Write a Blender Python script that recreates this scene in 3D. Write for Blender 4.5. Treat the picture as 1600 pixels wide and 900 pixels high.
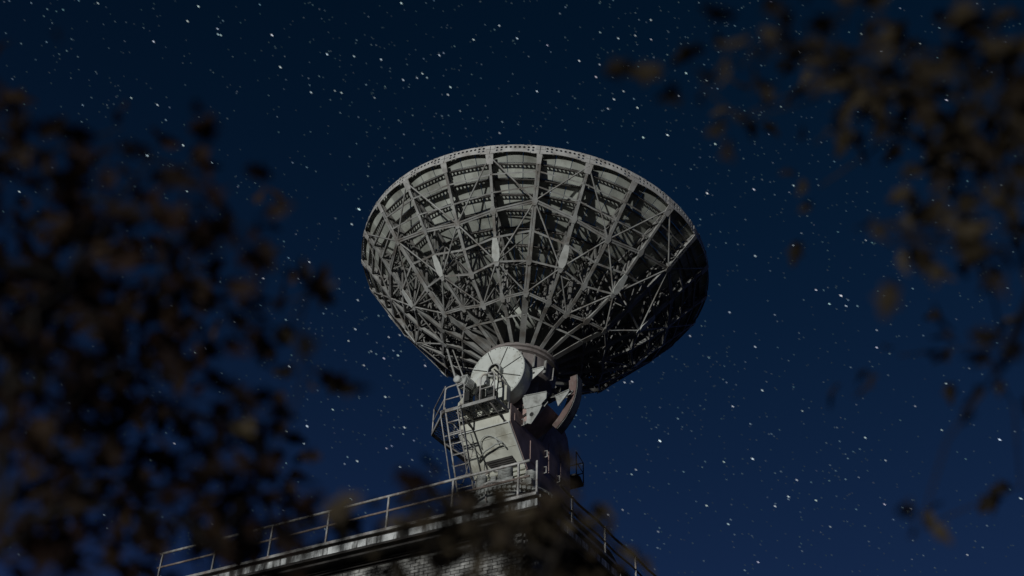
import bpy, math, random
import numpy as np
from mathutils import Vector, Matrix, Quaternion

for o in list(bpy.data.objects):
    bpy.data.objects.remove(o)
SC = bpy.context.scene
COL = SC.collection
R = math.radians

# ------------------------------------------------------------------ camera
CAM_H = 1.6
PITCH, ROLL, FPX = R(38.0), R(1.953), 1833.0
fw = Vector((0, math.cos(PITCH), math.sin(PITCH)))
_r0 = Vector((1, 0, 0)); _u0 = _r0.cross(fw)
rt = _r0 * math.cos(ROLL) + _u0 * math.sin(ROLL)
up = rt.cross(fw)
cam_d = bpy.data.cameras.new('camera')
cam = bpy.data.objects.new('camera', cam_d); COL.objects.link(cam)
cam.matrix_world = Matrix(((rt.x, up.x, -fw.x, 0), (rt.y, up.y, -fw.y, 0), (rt.z, up.z, -fw.z, CAM_H), (0, 0, 0, 1)))
cam_d.sensor_width = 36.0
cam_d.lens = FPX / 1600 * 36.0
cam_d.clip_end = 5000
cam_d.dof.use_dof = True
cam_d.dof.focus_distance = 37.0
cam_d.dof.aperture_fstop = 0.95
SC.camera = cam

# ------------------------------------------------------------------ night sky and low key light
KEY_EL, KEY_AZ = R(1.2), R(-150.8)          # low lamp behind the camera's shoulder, stands in for unseen ground-level light
L = Vector((math.sin(KEY_AZ) * math.cos(KEY_EL), math.cos(KEY_AZ) * math.cos(KEY_EL), math.sin(KEY_EL)))
W = bpy.data.worlds.new('World'); SC.world = W; W.use_nodes = True
nt = W.node_tree; nt.nodes.clear()
sky = nt.nodes.new('ShaderNodeTexSky'); sky.sky_type = 'NISHITA'; sky.sun_disc = False
sky.sun_elevation = KEY_EL; sky.sun_rotation = KEY_AZ
sky.air_density = 1.0; sky.dust_density = 0.2; sky.ozone_density = 4.0
mul = nt.nodes.new('ShaderNodeMix'); mul.data_type = 'RGBA'; mul.blend_type = 'MULTIPLY'
mul.inputs[0].default_value = 1.0
mul.inputs[7].default_value = (0.40, 1.30, 1.22, 1)
bg = nt.nodes.new('ShaderNodeBackground'); bg.inputs['Strength'].default_value = 0.0265
wo = nt.nodes.new('ShaderNodeOutputWorld')
# faint glow of the night air, stronger towards the horizon all round
tcw = nt.nodes.new('ShaderNodeTexCoord'); sep = nt.nodes.new('ShaderNodeSeparateXYZ'); nt.links.new(tcw.outputs['Generated'], sep.inputs[0])
inv_ = nt.nodes.new('ShaderNodeMath'); inv_.operation = 'SUBTRACT'; inv_.use_clamp = True; inv_.inputs[0].default_value = 1.0; nt.links.new(sep.outputs['Z'], inv_.inputs[1])
pw = nt.nodes.new('ShaderNodeMath'); pw.operation = 'POWER'; pw.inputs[1].default_value = 3.0; nt.links.new(inv_.outputs[0], pw.inputs[0])
glow = nt.nodes.new('ShaderNodeMix'); glow.data_type = 'RGBA'; glow.blend_type = 'ADD'; nt.links.new(pw.outputs[0], glow.inputs[0])
glow.inputs[7].default_value = (1.0, 0.9, 4.6, 1)
nt.links.new(sky.outputs[0], mul.inputs[6]); nt.links.new(mul.outputs[2], glow.inputs[6]); nt.links.new(glow.outputs[2], bg.inputs[0]); nt.links.new(bg.outputs[0], wo.inputs[0])
sun_d = bpy.data.lights.new('key_light', 'SUN'); sun_d.energy = 2.1; sun_d.angle = R(1.2); sun_d.color = (0.985, 1.0, 0.965)
sun = bpy.data.objects.new('key_light', sun_d); COL.objects.link(sun)
sun.rotation_euler = (-L).to_track_quat('-Z', 'Y').to_euler()
sun.location = L * 200

SC.view_settings.view_transform = 'Standard'; SC.view_settings.look = 'None'
SC.view_settings.exposure = 0.0; SC.view_settings.gamma = 1.0; SC.view_settings.use_curve_mapping = False
SC.cycles.use_denoising = True
SC.cycles.max_bounces = 6

# ------------------------------------------------------------------ helpers
class MB:
    def __init__(s): s.v = []; s.f = []; s.sm = []
    def add(s, vs, fs, smooth=False):
        b = len(s.v); s.v += [tuple(v) for v in vs]
        s.f += [tuple(i + b for i in f) for f in fs]; s.sm += [smooth] * len(fs)
        return s
    def box(s, a, b):
        x0, y0, z0 = a; x1, y1, z1 = b
        return s.add([(x0,y0,z0),(x1,y0,z0),(x1,y1,z0),(x0,y1,z0),(x0,y0,z1),(x1,y0,z1),(x1,y1,z1),(x0,y1,z1)],
                     [(0,3,2,1),(4,5,6,7),(0,1,5,4),(1,2,6,5),(2,3,7,6),(3,0,4,7)])
    def bar(s, p, q, w, h, ref=(0, 0, 1), shift=0.0):
        p = Vector(p); q = Vector(q); d = (q - p).normalized(); ref = Vector(ref)
        sd = d.cross(ref)
        if sd.length < 1e-4: sd = d.cross(Vector((1, 0.3, 0)))
        sd.normalize(); u = sd.cross(d)
        p = p + sd * shift; q = q + sd * shift
        vs = [c + sd * (w / 2 * a) + u * (h / 2 * b) for c in (p, q) for a, b in ((-1,-1),(1,-1),(1,1),(-1,1))]
        return s.add(vs, [(0,3,2,1),(4,5,6,7),(0,1,5,4),(1,2,6,5),(2,3,7,6),(3,0,4,7)])
    def tube(s, pts, r, n=6, caps=True, r2=None):
        pts = [Vector(p) for p in pts]; m = len(pts)
        vs = []; prev = None
        for i, p in enumerate(pts):
            d = (pts[min(i + 1, m - 1)] - pts[max(i - 1, 0)]).normalized()
            if prev is None:
                a = d.cross(Vector((0, 0, 1)))
                if a.length < 0.05: a = d.cross(Vector((1, 0, 0)))
            else:
                a = prev - d * prev.dot(d)
            a.normalize(); prev = a; b = d.cross(a)
            rr = r if r2 is None else r + (r2 - r) * i / (m - 1)
            for k in range(n):
                t = 2 * math.pi * k / n
                vs.append(p + (a * math.cos(t) + b * math.sin(t)) * rr)
        fs = [(i*n+k, i*n+(k+1)%n, (i+1)*n+(k+1)%n, (i+1)*n+k) for i in range(m-1) for k in range(n)]
        s.add(vs, fs, True)
        if caps:
            b = len(s.v) - len(vs)
            s.f += [tuple(b + k for k in range(n))[::-1], tuple(b + (m-1)*n + k for k in range(n))]; s.sm += [False, False]
        return s
    def prism(s, poly, o, ax, ay, az, depth):
        """polygon (x,y) in plane ax,ay at o, extruded by depth along az"""
        o, ax, ay, az = map(Vector, (o, ax, ay, az)); n = len(poly)
        vs = [o + ax*x + ay*y for x, y in poly] + [o + ax*x + ay*y + az*depth for x, y in poly]
        fs = [tuple(range(n))[::-1], tuple(range(n, 2*n))] + [(i, (i+1)%n, n+(i+1)%n, n+i) for i in range(n)]
        return s.add(vs, fs)
    def lathe(s, prof, n=32, o=(0,0,0), ax=(1,0,0), ay=(0,1,0), az=(0,0,1), smooth=True, close=True):
        o, ax, ay, az = map(Vector, (o, ax, ay, az)); m = len(prof); vs = []
        for r, z in prof:
            for k in range(n):
                t = 2*math.pi*k/n
                vs.append(o + ax*(r*math.cos(t)) + ay*(r*math.sin(t)) + az*z)
        fs = [(i*n+k, i*n+(k+1)%n, (i+1)*n+(k+1)%n, (i+1)*n+k) for i in range(m-1) for k in range(n)]
        s.add(vs, fs, smooth)
        if close:
            b = len(s.v) - len(vs)
            s.f += [tuple(b+k for k in range(n))[::-1], tuple(b+(m-1)*n+k for k in range(n))]; s.sm += [False, False]
        return s
    def mesh(s, name):
        me = bpy.data.meshes.new(name); me.from_pydata(s.v, [], s.f)
        me.polygons.foreach_set('use_smooth', s.sm); me.update()
        import bmesh
        bm = bmesh.new(); bm.from_mesh(me); bmesh.ops.recalc_face_normals(bm, faces=bm.faces); bm.to_mesh(me); bm.free()
        return me
    def build(s, name, mat, parent=None, bevel=0):
        me = s.mesh(name); me.materials.append(mat)
        return link(name, me, parent, bevel=bevel)

def link(name, me, parent=None, mat4=None, bevel=0):
    o = bpy.data.objects.new(name, me); COL.objects.link(o); o.parent = parent
    if mat4 is not None: o.matrix_basis = mat4
    if bevel:
        b = o.modifiers.new('bevel', 'BEVEL'); b.width = bevel; b.segments = 2; b.limit_method = 'ANGLE'
    return o
def tag(o, label=None, cat=None, group=None, kind=None):
    if label: o['label'] = label
    if cat: o['category'] = cat
    if group: o['group'] = group
    if kind: o['kind'] = kind
    return o
def empty(name, m=None, parent=None):
    o = bpy.data.objects.new(name, None); COL.objects.link(o); o.parent = parent
    if m is not None: o.matrix_basis = m
    o.empty_display_size = 0.2
    return o

# ------------------------------------------------------------------ materials
def mat(name, col, rough=0.6, var=0.25, scale=3.0, stain=None, stain_amt=0.5, stain_scale=1.5, bump=0.0, metal=0.0, objvar=0.0, streak=False, spec=0.3, stain_lo=0.5):
    m = bpy.data.materials.new(name); m.use_nodes = True; t = m.node_tree; N = t.nodes; K = t.links
    b = N['Principled BSDF']; b.inputs['Roughness'].default_value = rough; b.inputs['Metallic'].default_value = metal
    b.inputs['Specular IOR Level'].default_value = spec
    tc = N.new('ShaderNodeNewGeometry')
    n1 = N.new('ShaderNodeTexNoise'); n1.inputs['Scale'].default_value = scale; n1.inputs['Detail'].default_value = 8
    K.new(tc.outputs['Position'], n1.inputs['Vector'])
    r1 = N.new('ShaderNodeMapRange'); r1.inputs[1].default_value = 0.3; r1.inputs[2].default_value = 0.7
    r1.inputs[3].default_value = 1 - var; r1.inputs[4].default_value = 1 + var * 0.6
    K.new(n1.outputs[0], r1.inputs[0])
    mx = N.new('ShaderNodeMix'); mx.data_type = 'RGBA'; mx.blend_type = 'MULTIPLY'; mx.inputs[0].default_value = 1
    mx.inputs[6].default_value = (*col, 1); K.new(r1.outputs[0], mx.inputs[7])
    out = mx.outputs[2]
    if stain is not None:
        n2 = N.new('ShaderNodeTexNoise'); n2.inputs['Scale'].default_value = stain_scale; n2.inputs['Detail'].default_value = 10; n2.inputs['Roughness'].default_value = 0.65
        if streak:
            mp = N.new('ShaderNodeMapping'); mp.inputs['Scale'].default_value = (1, 1, 0.16)
            K.new(tc.outputs['Position'], mp.inputs[0]); K.new(mp.outputs[0], n2.inputs['Vector'])
        else:
            K.new(tc.outputs['Position'], n2.inputs['Vector'])
        r2 = N.new('ShaderNodeMapRange'); r2.inputs[1].default_value = stain_lo; r2.inputs[2].default_value = stain_lo + 0.16; r2.inputs[3].default_value = 0; r2.inputs[4].default_value = stain_amt
        K.new(n2.outputs[0], r2.inputs[0])
        m2 = N.new('ShaderNodeMix'); m2.data_type = 'RGBA'; K.new(r2.outputs[0], m2.inputs[0]); K.new(out, m2.inputs[6]); m2.inputs[7].default_value = (*stain, 1)
        out = m2.outputs[2]
    if objvar:
        oi = N.new('ShaderNodeObjectInfo'); r3 = N.new('ShaderNodeMapRange'); r3.inputs[3].default_value = 1 - objvar; r3.inputs[4].default_value = 1 + objvar * .5
        K.new(oi.outputs['Random'], r3.inputs[0])
        m3 = N.new('ShaderNodeMix'); m3.data_type = 'RGBA'; m3.blend_type = 'MULTIPLY'; m3.inputs[0].default_value = 1
        K.new(out, m3.inputs[6]); K.new(r3.outputs[0], m3.inputs[7]); out = m3.outputs[2]
    K.new(out, b.inputs['Base Color'])
    if bump:
        bp = N.new('ShaderNodeBump'); bp.inputs['Strength'].default_value = bump; bp.inputs['Distance'].default_value = 0.02
        K.new(n1.outputs[0], bp.inputs['Height']); K.new(bp.outputs[0], b.inputs['Normal'])
    return m

M = {}
M['panel'] = mat('weathered_panel_paint', (0.50, 0.52, 0.47), 0.7, 0.25, 2.5, (0.16, 0.15, 0.12), 0.55, 1.3, objvar=0.3)
M['steel'] = mat('grey_structural_paint', (0.37, 0.37, 0.355), 0.6, 0.35, 6.0, (0.11, 0.085, 0.065), 0.75, 3.0, stain_lo=0.46, objvar=0.2)
M['inner'] = mat('shade_darkened_inner_steel', (0.22, 0.215, 0.205), 0.75, 0.35, 6.0, (0.06, 0.05, 0.04), 0.6, 3.0)  # darker copy of the structural paint, inner shade put into its colour
M['plate'] = mat('pale_splice_plate_paint', (0.55, 0.56, 0.53), 0.55, 0.2, 5.0, (0.2, 0.18, 0.15), 0.4, 4.0)
M['rim'] = mat('rim_plate_paint', (0.46, 0.45, 0.43), 0.6, 0.25, 4.0, (0.16, 0.13, 0.11), 0.5, 3.0)
M['purlin'] = mat('dark_channel_paint', (0.16, 0.15, 0.14), 0.7, 0.35, 6.0, (0.05, 0.04, 0.035), 0.6, 4.0)
M['cabin'] = mat('cabin_cream_paint', (0.55, 0.55, 0.48), 0.6, 0.18, 2.0, (0.28, 0.26, 0.2), 0.7, 2.2, bump=0.05, streak=True)
M['disc'] = mat('pale_green_disc_paint', (0.58, 0.60, 0.56), 0.5, 0.12, 2.0, (0.27, 0.25, 0.2), 0.6, 3.0)
M['maroon'] = mat('dull_red_shade_paint', (0.40, 0.29, 0.265), 0.7, 0.3, 3.0, (0.2, 0.13, 0.11), 0.6, 2.0)  # reddish tone puts the dim look of the unlit side into the paint
M['hub'] = mat('hub_brown_grey_paint', (0.24, 0.21, 0.2), 0.65, 0.3, 3.0, (0.09, 0.06, 0.05), 0.6, 2.0)
M['sector'] = mat('dull_red_sector_paint', (0.15, 0.10, 0.09), 0.7, 0.35, 3.0, (0.26, 0.24, 0.22), 0.7, 2.5)
M['dark'] = mat('black_rubber_seams_and_shade', (0.02, 0.02, 0.02), 0.7, 0.3, 8.0)
M['rail'] = mat('galvanised_pipe', (0.42, 0.41, 0.39), 0.5, 0.3, 9.0, (0.16, 0.08, 0.05), 0.6, 5.0, metal=0.2)
M['rail_rust'] = mat('rusted_pipe', (0.2, 0.155, 0.135), 0.7, 0.4, 7.0, (0.4, 0.38, 0.36), 0.6, 4.0)
M['machine'] = mat('machine_grey', (0.38, 0.39, 0.37), 0.5, 0.3, 5.0, (0.06, 0.05, 0.04), 0.6, 4.0)
M['fascia'] = mat('peeling_white_fascia', (0.62, 0.63, 0.62), 0.75, 0.3, 5.0, (0.03, 0.028, 0.025), 0.97, 4.5, streak=True, bump=0.2, stain_lo=0.43)
M['soffit'] = mat('dark_roofing_felt', (0.035, 0.032, 0.03), 0.85, 0.4, 4.0, bump=0.3)
M['wall'] = mat('shade_dark_render', (0.015, 0.013, 0.012), 0.9, 0.4, 2.0, (0.015, 0.014, 0.012), 0.7, 1.0, bump=0.3)  # near-black colour stands in for shade on the wall
M['brick'] = mat('white_painted_brick', (0.55, 0.54, 0.51), 0.85, 0.3, 7.0, (0.022, 0.02, 0.018), 0.98, 1.1, objvar=0.45, bump=0.3, stain_lo=0.42)  # peeling white paint; near-black patches also stand in for wall shade
M['bark'] = mat('dark_bark', (0.018, 0.014, 0.011), 0.9, 0.5, 12.0, bump=0.5)
M['ground'] = mat('dry_autumn_grass', (0.16, 0.125, 0.07), 0.95, 0.4, 0.4, (0.09, 0.06, 0.03), 0.7, 0.15, bump=0.4)
M['conc'] = mat('roof_concrete', (0.25, 0.24, 0.23), 0.9, 0.3, 2.0, (0.1, 0.09, 0.08), 0.6, 1.0)
def leaf_mat(name, cols):
    m = bpy.data.materials.new(name); m.use_nodes = True; t = m.node_tree; N = t.nodes; K = t.links
    b = N['Principled BSDF']; b.inputs['Roughness'].default_value = 0.75; b.inputs['Specular IOR Level'].default_value = 0.15
    g = N.new('ShaderNodeNewGeometry'); oi = N.new('ShaderNodeObjectInfo')
    ad = N.new('ShaderNodeMath'); ad.operation = 'ADD'; K.new(g.outputs['Random Per Island'], ad.inputs[0]); K.new(oi.outputs['Random'], ad.inputs[1])
    fr = N.new('ShaderNodeMath'); fr.operation = 'FRACT'; K.new(ad.outputs[0], fr.inputs[0])
    cr = N.new('ShaderNodeValToRGB'); cr.color_ramp.elements[0].color = (*cols[0], 1); cr.color_ramp.elements[1].color = (*cols[-1], 1)
    for i, c in enumerate(cols[1:-1]):
        e = cr.color_ramp.elements.new((i + 1) / (len(cols) - 1)); e.color = (*c, 1)
    K.new(fr.outputs[0], cr.inputs[0]); K.new(cr.outputs[0], b.inputs['Base Color'])
    tr = N.new('ShaderNodeBsdfTranslucent'); K.new(cr.outputs[0], tr.inputs[0])
    ms = N.new('ShaderNodeMixShader'); ms.inputs[0].default_value = 0.25
    K.new(b.outputs[0], ms.inputs[1]); K.new(tr.outputs[0], ms.inputs[2]); K.new(ms.outputs[0], N['Material Output'].inputs[0])
    return m
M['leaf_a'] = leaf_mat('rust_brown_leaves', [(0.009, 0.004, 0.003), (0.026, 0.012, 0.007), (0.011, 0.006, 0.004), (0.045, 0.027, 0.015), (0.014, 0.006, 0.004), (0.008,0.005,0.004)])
M['leaf_c'] = leaf_mat('lit_brown_leaves', [(0.03, 0.022, 0.014), (0.06, 0.045, 0.027), (0.09, 0.07, 0.042), (0.035, 0.026, 0.016), (0.05, 0.035, 0.022)])  # lighter browns put the light on these leaves into their colour
M['leaf_b'] = leaf_mat('olive_brown_leaves', [(0.016, 0.012, 0.008), (0.03, 0.022, 0.013), (0.06, 0.045, 0.025), (0.018, 0.013, 0.008), (0.028, 0.019, 0.011)])

# ------------------------------------------------------------------ ground
g = MB(); g.add([(-3000,-3000,0),(3000,-3000,0),(3000,3000,0),(-3000,3000,0)], [(0,1,2,3)])
tag(g.build('ground', M['ground']), 'dry autumn grass ground around the building', kind='structure')

# ------------------------------------------------------------------ common frame of building and mount
E2 = Vector((0.506, 0.862, 0)).normalized(); E1 = Vector((E2.y, -E2.x, 0))
A = Vector((0.2344, 26.444, 17.094 + CAM_H))       # where the elevation axis crosses the dish axis
ROOF = 4.44                                          # roof is this far under A
ROT = Matrix(((E1.x, E2.x, 0, 0), (E1.y, E2.y, 0, 0), (0, 0, 1, 0), (0, 0, 0, 1)))
TM = Matrix.Translation(A - Vector((0, 0, ROOF))) @ ROT
Zr = A.z - ROOF

# ================================================================== building
CORN = TM @ Vector((1.85, -2.2, 0))
BM = Matrix.Translation(Vector((CORN.x, CORN.y, 0))) @ ROT     # local: x along lit wall (corner at 0, runs to -x), y along dark wall
bld = empty('brick_building', BM)
tag(bld, 'dark flat-roofed building with peeling white roof edge carrying the radio telescope', 'building')
LX, LY, OV = 16.0, 13.0, 0.75
m = MB(); m.box((-LX, 0.10, Zr-0.30), (-0.10, LY, Zr-0.004)); m.build('roof_slab', M['soffit'], bld)
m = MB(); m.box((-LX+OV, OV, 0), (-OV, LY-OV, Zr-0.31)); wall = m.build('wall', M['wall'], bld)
def fascia_run(org, d, nrm, length, seg, skip=0.0):
    """org: corner top; d: direction away from corner; nrm: outward"""
    org = Vector(org); d = Vector(d); nrm = Vector(nrm); s = 0.0; rnd = random.Random(4)
    lip = MB(); lip.bar(org + Vector((0,0,-0.035)) - nrm*0.03, org + d*length + Vector((0,0,-0.035)) - nrm*0.03, 0.13, 0.07, (0,0,1))
    lip.build('drip_edge', M['rail'], bld)
    low = MB(); low.bar(org + Vector((0,0,-0.345)) - nrm*0.08, org + d*length + Vector((0,0,-0.345)) - nrm*0.08, 0.10, 0.05, (0,0,1))
    low.bar(org + Vector((0,0,-0.43)) - nrm*0.2, org + d*length + Vector((0,0,-0.43)) - nrm*0.2, 0.10, 0.05, (0,0,1))
    low.build('gutter_ledge', M['soffit'], bld)
    while s < length - 0.01:
        e = min(s + seg, length)
        p = MB(); off = -0.05 + rnd.uniform(-0.012, 0.006)
        p.bar(org + d*(s+0.008) + Vector((0,0,-0.225)) + nrm*off, org + d*(e-0.008) + Vector((0,0,-0.225)) + nrm*off, 0.05, 0.175 + rnd.uniform(-0.01, 0.01), (0,0,1))
        p.build('fascia_board', M['fascia'], bld); s = e
fascia_run((0, 0, Zr), (-1,0,0), (0,-1,0), LX, 1.45)
fascia_run((0, 0.12, Zr), (0,1,0), (1,0,0), LY-0.12, 1.45)
# bricks of the upper wall next to the corner
bl, bh, bd, jt = 0.24, 0.071, 0.05, 0.012
rb = random.Random(9)
bvar = []
for i in range(3):
    q = MB(); q.box((-bl/2 + rb.uniform(0,.006), -bd/2, -bh/2), (bl/2 - rb.uniform(0,.006), bd/2, bh/2 - rb.uniform(0,.004)))
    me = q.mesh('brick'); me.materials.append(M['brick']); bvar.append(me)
def lay(fn, ncol, nrow, stuff_cols, stuff_rows, rotz):
    st = MB()
    for r in range(stuff_rows):
        for c in range(stuff_cols):
            u = 0.14 + c*(bl+jt) + (bl/2 if r % 2 else 0); z = Zr - 0.56 - r*(bh+jt)
            p = fn(u, rb.uniform(-0.006, 0.006)); 
            if c < ncol and r < nrow:
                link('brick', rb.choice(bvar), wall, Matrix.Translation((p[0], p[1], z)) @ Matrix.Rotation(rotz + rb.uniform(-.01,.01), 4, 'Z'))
            else:
                if rotz: st.box((p[0]-bd/2, p[1]-bl/2, z-bh/2), (p[0]+bd/2, p[1]+bl/2, z+bh/2))
                else: st.box((p[0]-bl/2, p[1]-bd/2, z-bh/2), (p[0]+bl/2, p[1]+bd/2, z+bh/2))
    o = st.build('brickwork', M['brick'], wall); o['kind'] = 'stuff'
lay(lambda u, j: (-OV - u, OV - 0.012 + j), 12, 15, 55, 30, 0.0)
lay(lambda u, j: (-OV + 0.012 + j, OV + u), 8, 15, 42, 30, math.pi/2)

# low dark plant housing on the roof along the dark edge, rounded at its far end
sh = tag(empty('roof_housing', BM @ Matrix.Translation((0,0,Zr))), 'low black curved housing on the roof behind the right-hand railing', 'housing')
prof = [(0.75,0.0),(0.75,0.55),(1.2,0.66)] + [(4.6 + 0.75*math.sin(t), 0.05+0.62*math.cos(t)) for t in [R(a) for a in range(0, 91, 15)]] + [(5.35, 0.0)]
m = MB(); m.prism([(a, b) for a, b in prof], (-1.5, 0, 0), (0,1,0), (0,0,1), (1,0,0), 1.1); m.build('hood', M['soffit'], sh, bevel=0.02)
m = MB()
for y in (1.6, 2.6, 3.6): m.box((-0.4, y, 0.08), (-0.385, y+0.7, 0.5))
m.build('access_panel', M['purlin'], sh)

# roof railings -------------------------------------------------------------
def railing(name, label, org, d, stations, hs, mats, droop=0.0, cables=False):
    rl = tag(empty(name, BM @ Matrix.Translation(org)), label, 'railing', 'roof railings')
    d = Vector(d)
    for s, h in stations:
        q = MB(); p = d*s
        q.box((p.x-0.022, p.y-0.022, 0.004), (p.x+0.022, p.y+0.022, h)); q.box((p.x-0.06, p.y-0.06, 0.0), (p.x+0.06, p.y+0.06, 0.015))
        q.build('post', M['rail'], rl)
    s0, s1 = hs
    for hh, mt, rr in mats:
        q = MB(); pts = []
        n = 16
        for i in range(n+1):
            s = s0 + (s1-s0)*i/n
            pts.append(d*s + Vector((0,0,hh - droop*math.sin(i/n*math.pi*4)**2)))
        q.tube(pts, rr, 8); q.build('rail', M[mt], rl)
    return rl
railing('roof_railing', 'galvanised pipe railing with two rails along the lit white roof edge', (-0.06, 0.16, Zr), (-1,0,0),
        [(0.03,0.9),(0.52,0.96),(2.3,0.96),(4.15,0.96),(5.95,0.96),(7.75,0.96),(9.6,0.96),(11.5,0.96)], (0.22, 11.6), [(0.96,'rail',0.034),(0.56,'rail_rust',0.028)])
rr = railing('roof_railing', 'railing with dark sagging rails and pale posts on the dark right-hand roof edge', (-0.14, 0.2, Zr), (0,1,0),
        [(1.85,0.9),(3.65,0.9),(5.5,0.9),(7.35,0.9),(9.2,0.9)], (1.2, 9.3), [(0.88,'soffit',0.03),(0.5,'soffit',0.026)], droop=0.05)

# ================================================================== telescope
tel = tag(empty('radio_telescope', TM), 'large dish radio telescope with trussed back pointing up into the starry sky', 'telescope')
AX = ROOF    # height of elevation axis in telescope frame
def P(x, y, z): return Vector((x, y, z + AX))     # coordinates relative to A

# pedestal ------------------------------------------------------------------
m = MB(); m.lathe([(1.25,0.36),(1.25,0.6),(1.05,0.7),(0.95,1.15),(1.02,1.2),(1.02,1.38)], 40)
ped = m.build('pedestal', M['machine'], tel); ped.location.z = -0.36
m = MB(); m.lathe([(0.86,1.39),(1.12,1.39),(1.12,1.5),(0.86,1.5)], 48, close=False); m.build('bearing_ring', M['machine'], ped)
m = MB()
for k in range(60):
    t = 2*math.pi*k/60; c, s = math.cos(t), math.sin(t)
    m.bar((c*1.11, s*1.11, 1.40), (c*1.16, s*1.16, 1.40), 0.06, 0.09)
    m.bar((c*0.99, s*0.99, 1.5), (c*0.99, s*0.99, 1.53), 0.05, 0.05, (1,0,0))
m.build('gear_teeth', M['machine'], ped)['kind'] = 'stuff'
def motor(parent, o, axis, r=0.15, l=0.42, name='drive_motor', mt='machine', fins=7):
    q = MB(); o = Vector(o); axis = Vector(axis).normalized()
    ax = axis.cross(Vector((0.1,0.2,1))).normalized(); ay = axis.cross(ax)
    prof = [(r*0.55, -0.06), (r*0.6, 0)]
    for i in range(fins):
        z = l*0.12 + l*0.68*i/fins
        prof += [(r*0.86, z), (r, z+0.008), (r, z+l*0.05), (r*0.86, z+l*0.05+0.008)]
    prof += [(r*0.95, l*0.84), (r*0.95, l*0.95), (r*0.6, l), (r*0.3, l), (r*0.3, l+0.03)]
    q.lathe(prof, 20, o, ax, ay, axis, smooth=False)
    q.box(o + axis*(l*0.45) + Vector((-.07,-.07,r*0.8)), o + axis*(l*0.45) + Vector((.07,.07,r*1.35)))
    return q.build(name, M[mt], parent)
motor(ped, (0.30,-0.98,1.55), (0,0,1), 0.19, 0.42); motor(ped, (-0.42,-0.9,1.55), (0,0,1), 0.14, 0.4); motor(ped, (0.78,-0.62,1.55), (0.2,-0.1,1), 0.15, 0.36)
m = MB(); m.box((0.02,-1.15,1.42),(0.6,-0.75,1.6)); m.box((-0.15,-0.95,1.42),(0.0,-0.7,1.85)); m.box((0.62,-0.85,1.45),(0.95,-0.45,1.62)); m.build('gearbox', M['machine'], ped, bevel=0.015)
m = MB()
for i, (x, y) in enumerate([(-0.75,-0.85),(-0.6,-0.9),(-0.2,-1.0),(0.1,-1.05),(0.66,-0.9)]):
    m.tube([(x,y,1.0),(x,y-0.08,1.5),(x+0.1,y+0.1,1.75),(x+0.14,y+0.5,2.1)], 0.022, 6)
m.tube([(-0.95,-0.6,1.42),(-0.7,-1.0,1.5),(0.0,-1.25,1.52),(0.6,-1.1,1.5),(1.05,-0.5,1.42)], 0.03, 8)
m.tube([(-0.9,-0.5,1.7),(-0.6,-0.85,1.95),(-0.1,-0.95,2.02),(0.35,-0.7,1.95)], 0.025, 8)
m.build('conduit', M['rail'], ped)

# yoke ----------------------------------------------------------------------
X0, X1 = -1.07, 0.44
yz = [(-0.12,-2.52),(-0.12,-2.86),(2.0,-2.95),(2.25,-2.5),(2.25,-1.0),(2.1,-0.42),(1.75,-0.1),(1.1,-0.1),(0.95,-0.7),(0.6,-1.32),(-0.1,-1.32),(-0.55,-1.05),(-1.1,-1.05),(-1.1,-1.59)]
m = MB(); m.prism(yz, P(X0,0,0), (0,1,0), (0,0,1), (1,0,0), X1-X0)
yoke = m.build('yoke', M['cabin'], tel, bevel=0.02)
# red side skin, unlit side's shade in its colour, plates with joints
m = MB(); syz = [(y*0.985+0.002, z*0.99-0.012) for y, z in yz]
m.prism(syz, P(X1+0.001,0,0), (0,1,0), (0,0,1), (1,0,0), 0.012); m.build('side_shade_skin', M['maroon'], yoke)
for (y, z, w, h) in [(-0.75,-1.35,0.3,0.22),(0.2,-1.9,0.5,0.6),(1.2,-1.6,0.5,0.9),(0.1,-2.6,0.7,0.2),(1.8,-1.5,0.35,0.7)]:
    m = MB(); m.box(P(X1+0.012, y-w/2, z-h/2), P(X1+0.03, y+w/2, z+h/2)); m.build('hatch', M['maroon'], yoke, bevel=0.008)
m = MB()
for (y, z) in [(-0.55,-1.25),(0.75,-1.5),(1.45,-1.9),(0.7,-2.0)]:
    m.tube([P(X1+0.01,y,z), P(X1+0.09,y,z), P(X1+0.09,y,z-0.18), P(X1+0.01,y,z-0.18)], 0.016, 6)
m.build('grab_handle', M['rail'], yoke)
# trim on the crease and face edges
m = MB(); m.bar(P(X0,-1.108,-1.6), P(X1,-1.108,-1.6), 0.03, 0.03); m.bar(P(X1-0.02,-1.115,-1.6), P(X1-0.02,-0.13,-2.53), 0.03, 0.03, (1,0,0)); m.bar(P(X0+0.02,-1.115,-1.6), P(X0+0.02,-0.13,-2.53), 0.03, 0.03, (1,0,0))
m.build('edge_trim', M['plate'], yoke)
# louvre low on the sloping face
fd = Vector((0, 0.98, -0.93)).normalized(); fn = Vector((0, -0.93, -0.98)).normalized()
def F(x, s, h=0.0): return P(x, -1.1, -1.59) + fd*s + fn*h
m = MB()
m.prism([(-0.60,0.86),(0.18,0.86),(0.28,1.16),(-0.46,1.16)], F(0,0,0.004), (1,0,0), fd, fn, 0.012)
m.build('louvre_opening', M['dark'], yoke)  # black plate, shade of the recess put into its colour
for i in range(5):
    q = MB(); s = 0.89 + i*0.058; q.bar(F(-0.58+0.03*i, s, 0.03), F(0.18+0.022*i, s, 0.03), 0.014, 0.05, fd + fn*0.6); q.build('louvre_slat', M['soffit'], yoke)  # slats coloured dark to stand in for shade inside the louvre
m = MB()
m.bar(F(X0+0.02,1.22,0.03), F(X1,1.22,0.03), 0.05, 0.06, fn); m.bar(F(X0+0.02,1.33,0.06), F(X1,1.33,0.06), 0.05, 0.12, fn)
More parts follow.
